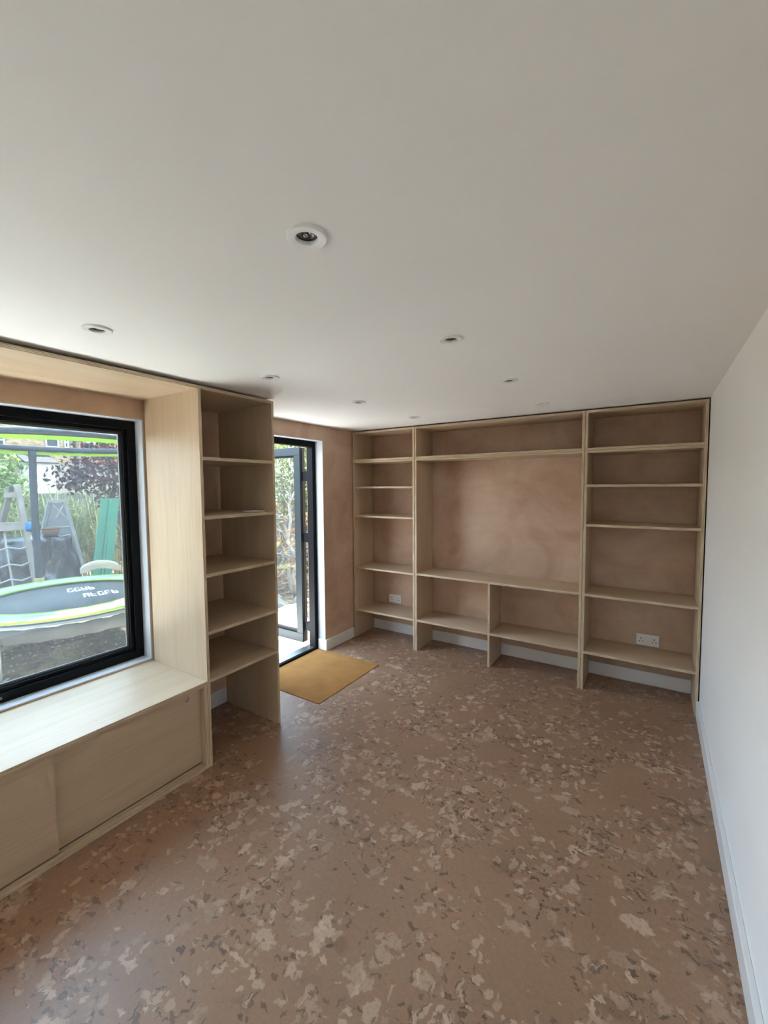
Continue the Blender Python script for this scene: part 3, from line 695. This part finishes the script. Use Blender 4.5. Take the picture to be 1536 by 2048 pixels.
# ---- grey trestle
GREYW = plain_out('whitewashed_grey_timber', (0.44, 0.44, 0.42), 0.8, var=0.15, vs=14); GREYP = plain_out('grey_sheet', (0.27, 0.285, 0.285), 0.7, var=0.1)
tr = thing('trestle', (-7.5, 2.62, GROUND), 'grey A-shaped trestle standing between the black sheet and the bamboo', 'trestle')
bobj('leg', (-7.45, 2.71, 1.32), (-7.41, 2.955, GROUND), .044, .06, GREYW, tr); bobj('leg', (-7.52, 2.545, 1.32), (-7.55, 2.235, GROUND), .044, .044, GREYP, tr)
bobj('top_rail', (-7.515, 2.53, 1.32), (-7.445, 2.73, 1.32), .044, .038, GREYW, tr)
bm = B(); vs = [bm.verts.new(p) for p in ((-7.515, 2.557, 1.29), (-7.46, 2.70, 1.29), (-7.45, 2.83, .46), (-7.55, 2.41, .46))]; bm.faces.new(vs)
pn = obj('panel', bm, GREYP, tr); pn.modifiers.new('thickness', 'SOLIDIFY').thickness = .008
bobj('brace', (-7.50, 2.575, 1.27), (-7.445, 2.74, 1.04), .014, .022, GREYW, tr); bobj('brace', (-7.45, 2.705, 1.27), (-7.51, 2.59, 1.04), .014, .022, GREYW, tr); bobj('brace', (-7.52, 2.495, .93), (-7.43, 2.795, .93), .014, .022, GREYW, tr)
# ---- black sheeting over a pile
TARP = plain('black_plastic_sheet', (0.014, 0.017, 0.022), 0.26, 0.0, 0.3, 5, 0.6)
V_, F_ = [], []; nu, nv = 90, 34
for i in range(nu):
    for j in range(nv):
        t = i / (nu - 1); s = j / (nv - 1); y = 0.60 + t * 1.97
        if s < .62: q = s / .62; z = GROUND + q * 0.905; x = -6.76 - 0.10 * q
        else: q = (s - .62) / .38; z = GROUND + .905 + .02 * math.sin(q * 3); x = -6.86 - q * .48
        f = .09 * mn.noise(Vector((y * 5.0, z * 1.5, 1.0))) + .05 * mn.noise(Vector((y * 11, z * 3.5, 4.0)))
        e = max(0, (t - .86) / .14) ; y += .10 * (1 - min(1, (z - GROUND) / .905)) * (1 if t > .9 else 0)
        V_.append((x + f * (1 if s < .62 else .2) - e * .06, y + .03 * mn.noise(Vector((z * 3, y * 3, 2))), z + (.02 * mn.noise(Vector((y * 4, x * 4, 7))) if s > .6 else 0)))
for i in range(nu - 1):
    for j in range(nv - 1): F_.append((i * nv + j, (i + 1) * nv + j, (i + 1) * nv + j + 1, i * nv + j + 1))
o = raw('plastic_sheet', V_, F_, TARP, label='creased black plastic sheet draped over a pile behind the climbing frame', cat='sheet', smooth=True)
o.modifiers.new('thickness', 'SOLIDIFY').thickness = .01
WICK = plain_out('brown_wicker', (0.22, 0.12, 0.07), 0.8, var=0.35, vs=60)
bm = B(); c0 = (-6.98, 2.36, 0.862)
lathe(bm, [(0.001, 0), (.075, 0), (.095, .05), (.098, .095), (.085, .10), (.08, .06), (.06, .02), (.001, .02)], 28, c0)
t = thing('basket', c0, 'small round brown wicker basket on top of the black sheet', 'basket'); obj('bowl', bm, WICK, t)
bm = B(); tube(bm, [(c0[0] + .096 * math.cos(a), c0[1] + .096 * math.sin(a), c0[2] + .098) for a in [2 * math.pi * i / 28 for i in range(28)]], [.009 + .003 * (i % 2) for i in range(28)], 6, 0, True); obj('rim', bm, WICK, t)
# ---- green slide standing on end
GRN = plain_out('green_slide_plastic', (0.04, 0.30, 0.20), 0.4, var=0.08)
sl = thing('slide', (-6.45, 2.7, GROUND), 'green plastic slide leaning upright beside the purple tree', 'slide')
a, b = Vector((-6.43, 2.66, GROUND)), Vector((-6.42, 2.86, 1.36))
bobj('chute', a, b, .022, .13, GRN, sl)
sd = Vector((0.30, 0.954, 0)) * .075
for s_ in (-1, 1): bobj('side_lip', a + sd * s_ + Vector((.04, 0, 0)), b + sd * s_ * .8 + Vector((.04, 0, 0)), .10, .018, GRN, sl)
for k in range(5):
    p = a.lerp(b, .3 + .15 * k) + Vector((.015, 0, 0)); bobj('step_rib', p - sd * .9, p + sd * .9, .02, .03, GRN, sl)
# ---- cream curved chair back
CREAM = plain_out('cream_plywood', (0.62, 0.56, 0.40), 0.45, var=0.06); OAK = plain_out('orange_timber', (0.42, 0.26, 0.12), 0.6, var=0.1)
ch = thing('chair', (-5.88, 2.49, GROUND), 'cream chair with a bean-shaped curved back behind the trampoline', 'chair')
prof = []
for i in range(25):
    q = i / 24; prof.append((-.21 + .42 * q, .50 + .09 * math.sin(math.pi * q) ** .55))
low = [(-.21 + .42 * (1 - i / 24), .445 + .045 * math.sin(math.pi * i / 24) ** 1.6 - .0) for i in range(25)]
bm = B(); dirn = Vector((.36, .933, 0)).normalized(); dep = Vector((.933, -.36, 0)).normalized(); c = Vector((-5.90, 2.49, 0)); rings = []
for s_ in (-.05, .05):
    rings.append([bm.verts.new(c + dirn * p[0] + dep * (s_ + .25 * (p[0] ** 2)) + Vector((0, 0, p[1]))) for p in prof + low])
nn = len(prof + low)
for i in range(nn): bm.faces.new((rings[0][i], rings[0][(i + 1) % nn], rings[1][(i + 1) % nn], rings[1][i]))
for rg in rings: bm.faces.new(rg)
obj('backrest', bm, CREAM, ch, bevel=.012)
for q in (-.17, .17):
    for s_ in (0, -.30): bobj('leg', c + dirn * q * .95 + dep * s_ + Vector((0, 0, .47 if s_ == 0 else .30)), c + dirn * q * 1.12 + dep * s_ * 1.05 + Vector((0, 0, GROUND)), .03, .03, OAK, ch)
bm = B(); pp = c + dep * -.15
for_ = [(pp + dirn * i * .17 + dep * j * .15) for i, j in ((-1, -1), (1, -1), (1, 1), (-1, 1))]
vs = [bm.verts.new(p + Vector((0, 0, .30))) for p in for_]; vs2 = [bm.verts.new(p + Vector((0, 0, .325))) for p in for_]
bm.faces.new(vs); bm.faces.new(vs2)
for i in range(4): bm.faces.new((vs[i], vs[(i + 1) % 4], vs2[(i + 1) % 4], vs2[i]))
obj('seat', bm, CREAM, ch, bevel=.008)
# ---- foliage
def leaves(name, n, ells, size, cols, parent, seed, aspect=.5, droop=0.0, label=None):
    g = np.random.default_rng(seed); k = g.integers(0, len(ells), n); E_ = np.array([e for e in ells], float)
    d = g.normal(size=(n, 3)); d /= np.linalg.norm(d, axis=1)[:, None]; rad = g.random(n) ** (1 / 2.2)
    c = E_[k, :3] + d * rad[:, None] * E_[k, 3:6]
    a = g.normal(size=(n, 3)); a[:, 2] -= droop; a /= np.linalg.norm(a, axis=1)[:, None]
    h = np.cross(a, g.normal(size=(n, 3))); h /= np.linalg.norm(h, axis=1)[:, None]; nrm = np.cross(a, h)
    s = (size * (0.6 + .8 * g.random(n)))[:, None]
    P = np.stack([c - a * s * .5, c + h * s * aspect * .5 + nrm * s * .06, c + a * s * .5, c - h * s * aspect * .5 + nrm * s * .06], 1).reshape(-1, 3)
    C = np.array(cols)[g.integers(0, len(cols), n)] * (0.75 + .5 * g.random((n, 1))); C = np.repeat(np.hstack([C, np.ones((n, 1))]), 4, 0)
    I = np.arange(n) * 4; F = np.concatenate([np.stack([I, I + 1, I + 2], 1), np.stack([I, I + 2, I + 3], 1)]).tolist()
    return raw(name, P, F, LEAF, parent, 'stuff', label, None, False, C)
def branches(bm, start, end, n, spread, r0, seed, sub=3):
    g = random.Random(seed); start, end = Vector(start), Vector(end); P_ = []
    for i in range(9):
        q = i / 8; P_.append(start.lerp(end, q) + Vector((g.uniform(-1, 1), g.uniform(-1, 1), g.uniform(-.5, .5))) * spread * .12 * (1 if 0 < i else 0))
    tube(bm, P_, [r0 * (1 - .75 * i / 8) for i in range(9)], 7)
    for k in range(n):
        i = g.randrange(2, 8); p = P_[i]; d = Vector((g.uniform(-1, 1), g.uniform(-1, 1), g.uniform(-.3, 1.0))).normalized(); ln = spread * g.uniform(.4, 1.0); Q = [p]
        for j in range(5): d = (d + Vector((g.uniform(-1, 1), g.uniform(-1, 1), g.uniform(-.6, .7))) * .45).normalized(); Q.append(Q[-1] + d * ln / 5)
        rr_ = r0 * .42 * (1 - i / 10); tube(bm, Q, [rr_ * (1 - .8 * j / 5) for j in range(6)], 5)
        for m_ in range(sub):
            p2 = Q[g.randrange(1, 5)]; d = Vector((g.uniform(-1, 1), g.uniform(-1, 1), g.uniform(-.5, .8))).normalized(); R_ = [p2]
            for j in range(3): d = (d + Vector((g.uniform(-1, 1), g.uniform(-1, 1), g.uniform(-.7, .5))) * .6).normalized(); R_.append(R_[-1] + d * ln / 7)
            tube(bm, R_, [rr_ * .4 * (1 - .6 * j / 3) for j in range(4)], 4)
BARK = plain_out('dark_bark', (0.10, 0.075, 0.06), 0.9, var=0.3, vs=15); PALEB = plain_out('pale_bark', (0.30, 0.275, 0.24), 0.85, var=0.2, vs=12)
tr = thing('purple_tree', (-7.05, 3.35, GROUND), 'purple-leaved tree arching over the bamboo at the far side of the garden', 'tree')
bm = B(); branches(bm, (-7.02, 3.42, GROUND), (-7.08, 3.15, 2.2), 12, .5, .06, 5); obj('trunk', bm, BARK, tr)
leaves('foliage', 2600, [(-7.05, 3.15, 1.95, .55, .50, .45), (-7.0, 3.45, 1.75, .5, .45, .75), (-7.1, 2.80, 1.70, .5, .42, .30), (-7.0, 3.3, 1.35, .45, .35, .45), (-7.05, 3.2, 2.35, .6, .6, .3)], .075,
       [(.050, .026, .040), (.085, .040, .060), (.12, .06, .08), (.06, .04, .05), (.16, .10, .10)], tr, 11, .5, .4)
tr = thing('green_shrub', (-8.95, 2.2, GROUND), 'light green bushy shrub behind the climbing frame', 'shrub')
bm = B(); branches(bm, (-8.95, 2.1, GROUND), (-8.95, 2.2, 2.0), 10, .40, .05, 8); obj('stem', bm, BARK, tr)
leaves('foliage', 2600, [(-8.92, 2.15, 1.85, .36, .6, .40), (-8.95, 1.55, 1.7, .38, .7, .6), (-8.95, 2.35, 1.45, .36, .55, .40)], .085, [(.10, .20, .04), (.17, .30, .07), (.24, .38, .12), (.08, .14, .03)], tr, 12, .55, .3)
bc = thing('bamboo_clump', (-8.1, 3.0, GROUND), 'tall clump of yellow-green bamboo in front of the fence', 'bamboo')
bm = B(); g = random.Random(4)
for k in range(190):
    x, y = g.uniform(-8.35, -7.9), g.uniform(0.6, 5.0); h = g.uniform(1.0, 1.65); lx, ly_ = g.uniform(-.12, .15), g.uniform(-.25, .25)
    tube(bm, [(x, y, GROUND), (x + lx * .3, y + ly_ * .3, h * .5), (x + lx, y + ly_, h)], [.011, .009, .004], 5)
obj('canes', bm, plain_out('bamboo_cane', (0.55, 0.56, 0.24), 0.5, var=.25, vs=3), bc, kind='stuff')
leaves('leaves', 4200, [(-8.12, 1.2 + .55 * i, .72 + .1 * (i % 3), .30, .5, .75) for i in range(7)], .16, [(.34, .42, .12), (.48, .52, .20), (.58, .60, .28), (.24, .33, .09)], bc, 13, .16, .5)
# ---- garden fence
FEN = plain_out('grey_fence_timber', (0.30, 0.285, 0.25), 0.85, var=.2, vs=6); FEND = plain_out('dark_fence_timber', (0.10, 0.095, 0.085), 0.85, var=.25, vs=6)
fn = thing('fence', (-9.5, 3.0, GROUND), 'pale grey boarded fence behind the bamboo', 'fence'); md = None
for k in range(44):
    y = 0.2 + k * .125; o = boxobj('fence_board', (-9.51 - .006 * (k % 2), -9.49 - .006 * (k % 2), y, y + .118, GROUND - .03, 1.42 + rnd.uniform(-.01, .01)), FEN, fn)
boxobj('fence_rail', (-9.55, -9.517, .2, 5.7, 1.05, 1.12), FEN, fn); boxobj('fence_rail', (-9.55, -9.517, .2, 5.7, .25, .32), FEN, fn)
fn = thing('fence', (-6, 5.6, GROUND), 'dark boarded side fence behind the pale bare branches seen through the door', 'fence')
for k in range(30):
    x = -9.3 + k * .175; boxobj('fence_board', (x, x + .165, 5.60 + .006 * (k % 2), 5.62 + .006 * (k % 2), GROUND - .03, 1.70 + rnd.uniform(-.012, .012)), FEND, fn)
boxobj('fence_rail', (-9.3, -4.05, 5.632, 5.67, 1.2, 1.28), FEND, fn)
# ---- climbing shrub seen through the open door
tr = thing('climbing_shrub', (-4.30, 4.30, GROUND), 'pale twisting shrub with orange-brown leaves outside the garden door', 'shrub')
bm = B(); branches(bm, (-4.26, 4.28, GROUND), (-4.36, 4.36, 2.1), 17, .75, .035, 21, 5); branches(bm, (-4.45, 4.38, GROUND), (-4.75, 4.75, 1.9), 13, .7, .028, 23, 5); branches(bm, (-4.05, 4.5, GROUND), (-4.15, 4.75, 1.9), 13, .65, .026, 25, 5)
obj('branches', bm, PALEB, tr)
leaves('dry_leaves', 520, [(-4.35, 4.40, .95, .55, .55, .55), (-4.4, 4.4, .45, .6, .6, .4)], .06, [(.34, .16, .05), (.40, .24, .09), (.28, .12, .05), (.36, .30, .11)], tr, 31, .7)
leaves('green_leaves', 5200, [(-4.6, 4.8, 1.75, .8, .6, .65), (-4.9, 5.1, 1.5, .9, .4, .6), (-4.6, 5.2, 2.2, 1.1, .35, .6), (-4.2, 5.0, 1.6, .7, .4, .8)], .075, [(.11, .16, .045), (.17, .21, .07), (.24, .26, .11)], tr, 32, .55)
ROCK = plain_out('pale_garden_rock', (0.26, 0.235, 0.19), 0.9, var=.25, vs=9)
spots_ = [(-3.42, 3.78, .13), (-3.78, 3.72, .12), (-4.13, 3.76, .14), (-3.58, 4.10, .13), (-3.98, 4.08, .11), (-4.36, 3.98, .10), (-3.40, 4.42, .12), (-3.75, 4.45, .11)]
for k, (px_, py_, s_) in enumerate(spots_):
    bm = B(); bmesh.ops.create_icosphere(bm, subdivisions=2, radius=1.0)
    for v in bm.verts:
        v.co *= 1 + .35 * mn.noise(v.co * 1.3 + Vector((k * 3, 0, 0))); v.co = Vector((px_ + v.co.x * s_ * 1.15, py_ + v.co.y * s_, GROUND + .02 + v.co.z * s_ * .7))
    obj('rock', bm, ROCK, label='rough pale rock edging the planting bed outside the door', cat='rock', group='rocks of the planting bed')
# ---- houses far behind
def bricks(name, x, y0, y1, z0, z1, cols, parent, holes=()):
    V_, F_, C_ = [], [], []; row = 0; z = z0; g = random.Random(9)
    while z < z1:
        y = y0 - (.1125 if row % 2 else 0)
        while y < y1:
            a_, b_ = max(y, y0), min(y + .215, y1)
            if b_ - a_ > .03 and not any(h[0] < b_ and h[1] > a_ and h[2] < z + .065 and h[3] > z for h in holes):
                n0 = len(V_); e = g.uniform(0, .008)
                V_ += [(x + .012 + e, a_, z), (x + .012 + e, b_, z), (x + .012 + e, b_, z + .065), (x + .012 + e, a_, z + .065), (x - .02, a_, z), (x - .02, b_, z), (x - .02, b_, z + .065), (x - .02, a_, z + .065)]
                F_ += [(n0, n0 + 1, n0 + 2, n0 + 3), (n0, n0 + 4, n0 + 5, n0 + 1), (n0 + 3, n0 + 2, n0 + 6, n0 + 7), (n0, n0 + 3, n0 + 7, n0 + 4), (n0 + 1, n0 + 5, n0 + 6, n0 + 2)]
                c = g.choice(cols); q = g.uniform(.8, 1.15); C_ += [(c[0] * q, c[1] * q, c[2] * q, 1)] * 8
            y += .225
        z += .075; row += 1
    return raw(name, V_, F_, TINT, parent, 'stuff', None, None, False, C_)
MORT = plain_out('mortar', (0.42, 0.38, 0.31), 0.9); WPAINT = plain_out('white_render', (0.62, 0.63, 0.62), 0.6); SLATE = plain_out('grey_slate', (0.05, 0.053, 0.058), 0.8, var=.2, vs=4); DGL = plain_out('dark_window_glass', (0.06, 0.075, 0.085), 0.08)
def sash(par, x, y0, y1, z0, z1):
    bm = B(); t_ = .09
    bx(bm, x - .02, x + .06, y0, y1, z0 - .06, z0 + t_); bx(bm, x, x + .05, y0, y1, z1 - t_, z1); bx(bm, x, x + .05, y0, y0 + t_, z0 + t_, z1 - t_); bx(bm, x, x + .05, y1 - t_, y1, z0 + t_, z1 - t_)
    zm = (z0 + z1) / 2 + .08; bx(bm, x, x + .045, y0 + t_, y1 - t_, zm - .05, zm + .05)
    f = obj('window', bm, WPAINT, par)
    boxobj('pane', (x - .01, x + .01, y0 + t_, y1 - t_, z0 + t_, zm - .05), DGL, f); boxobj('pane', (x + .01, x + .025, y0 + t_, y1 - t_, zm + .05, z1 - t_), DGL, f)
hs = thing('house', (-40, 11, 0), 'yellow brick terraced house with white sash windows beyond the garden', 'house')
wins = ((12.80, 13.62, 4.60, 6.10), (9.55, 10.48, 4.05, 5.60), (13.98, 14.26, 4.60, 5.34))
boxobj('wall', (-44, -38.02, 6.0, 14.55, -.2, 8.0), MORT, hs)
bricks('bricks', -38.0, 7.8, 14.55, 3.4, 6.9, ((.52, .38, .20), (.60, .46, .27), (.45, .30, .16), (.56, .44, .30)), hs, wins)
for q in wins: sash(hs, -37.97, *q)
bm = B(); vs = [bm.verts.new(p) for p in ((-37.7, 5.7, 7.9), (-37.7, 14.8, 7.9), (-41, 14.8, 10.4), (-41, 5.7, 10.4), (-44.3, 14.8, 7.9), (-44.3, 5.7, 7.9))]
for q in ((0, 1, 2, 3), (3, 2, 4, 5), (0, 3, 5), (1, 4, 2), (0, 5, 4, 1)): bm.faces.new([vs[i] for i in q])
obj('roof', bm, SLATE, hs)
ln = thing('lean_to', (-37, 12.2, 0), 'white rendered lean-to with a grey slate roof against the yellow brick house', 'building')
boxobj('wall', (-37.9, -36.4, 11.2, 12.75, -.2, 3.40), WPAINT, ln); bm = B(); vs = [bm.verts.new(p) for p in ((-36.2, 11.0, 3.38), (-36.2, 12.95, 3.38), (-37.94, 12.95, 4.0), (-37.94, 11.0, 4.0), (-36.2, 11.0, 3.30), (-36.2, 12.95, 3.30), (-37.94, 12.95, 3.42), (-37.94, 11.0, 3.42))]
for q in ((0, 1, 2, 3), (7, 6, 5, 4), (0, 4, 5, 1), (1, 5, 6, 2), (2, 6, 7, 3), (3, 7, 4, 0)): bm.faces.new([vs[i] for i in q])
obj('roof', bm, SLATE, ln)
h2 = thing('house', (-38, 19, 0), 'orange-red brick house glimpsed through the purple tree', 'house')
boxobj('wall', (-44, -37.62, 14.8, 24, -.2, 8.0), MORT, h2)
bricks('bricks', -37.6, 14.8, 19.6, 3.4, 6.6, ((.52, .22, .11), (.60, .30, .16), (.45, .18, .09), (.58, .36, .22)), h2, ((15.3, 15.9, 4.5, 5.6),)); sash(h2, -37.57, 15.3, 15.9, 4.5, 5.6)
bm = B(); vs = [bm.verts.new(p) for p in ((-37.3, 14.8, 7.9), (-37.3, 24.3, 7.9), (-41, 24.3, 10.4), (-41, 14.8, 10.4), (-44.3, 24.3, 7.9), (-44.3, 14.8, 7.9))]
for q in ((0, 1, 2, 3), (3, 2, 4, 5), (0, 3, 5), (1, 4, 2), (0, 5, 4, 1)): bm.faces.new([vs[i] for i in q])
obj('roof', bm, plain_out('clay_tile', (0.40, 0.16, 0.09), 0.7, var=.2, vs=3), h2)
rt = thing('red_tree', (-9.0, 9.6, GROUND), 'red-leaved tree standing beyond the side fence', 'tree')
bm = B(); branches(bm, (-9, 9.6, GROUND), (-9, 9.6, 3.2), 10, 1.0, .08, 41); obj('trunk', bm, BARK, rt)
leaves('foliage', 2400, [(-9.2, 9.5, 3.0, 1.0, 1.0, .9)], .10, [(.42, .08, .07), (.55, .14, .10), (.30, .06, .06)], rt, 42, .5)

gt = thing('shade_tree', (-6.9, 5.1, GROUND), 'tall leafy tree added out of view by the side fence to shade the garden', 'tree')  # unseen tree put in to keep sun off the trampoline area
bm = B(); branches(bm, (-6.9, 5.1, GROUND), (-6.6, 5.2, 5.2), 12, 1.3, .12, 51); obj('trunk', bm, BARK, gt)
leaves('foliage', 5200, [(-6.8, 5.3, 4.9, 1.9, 1.6, 1.1), (-5.6, 4.9, 4.7, 1.3, 1.3, .9), (-4.8, 4.8, 4.6, .9, 1.1, .8)], .27, [(.06, .12, .03), (.10, .18, .05), (.14, .22, .07)], gt, 52, .6)

hg = thing('hedge', (-6.5, 7.75, GROUND), 'tall green hedge rising above the dark side fence', 'hedge')
bm = B()
for k in range(9): branches(bm, (-9.2 + .65 * k, 7.75, GROUND), (-9.2 + .65 * k, 7.75, 2.6), 5, .5, .03, 60 + k, 1)
obj('stems', bm, BARK, hg, kind='stuff')
leaves('foliage', 9000, [(-9.2 + .65 * k, 7.75, 1.7 + .15 * (k % 2), .55, .5, 1.6) for k in range(9)], .10, [(.06, .10, .03), (.10, .15, .045), (.15, .19, .07), (.22, .24, .10)], hg, 61, .55)

hg = thing('hedge', (-10.5, -6.5, GROUND), 'tall green hedge added outside the frame to darken the reflection in the door glass', 'hedge')  # unseen hedge, put in so the door leaf mirrors less sky
bm = B()
for k in range(12): branches(bm, (-17 + 1.15 * k, -6.5, GROUND), (-17 + 1.15 * k, -6.5, 3.0), 4, .6, .04, 80 + k, 1)
obj('stems', bm, BARK, hg, kind='stuff')
leaves('foliage', 9000, [(-17 + 1.15 * k, -6.5, 1.7, .85, .55, 1.8) for k in range(12)], .17, [(.06, .10, .03), (.10, .15, .045), (.15, .19, .07)], hg, 81, .55)
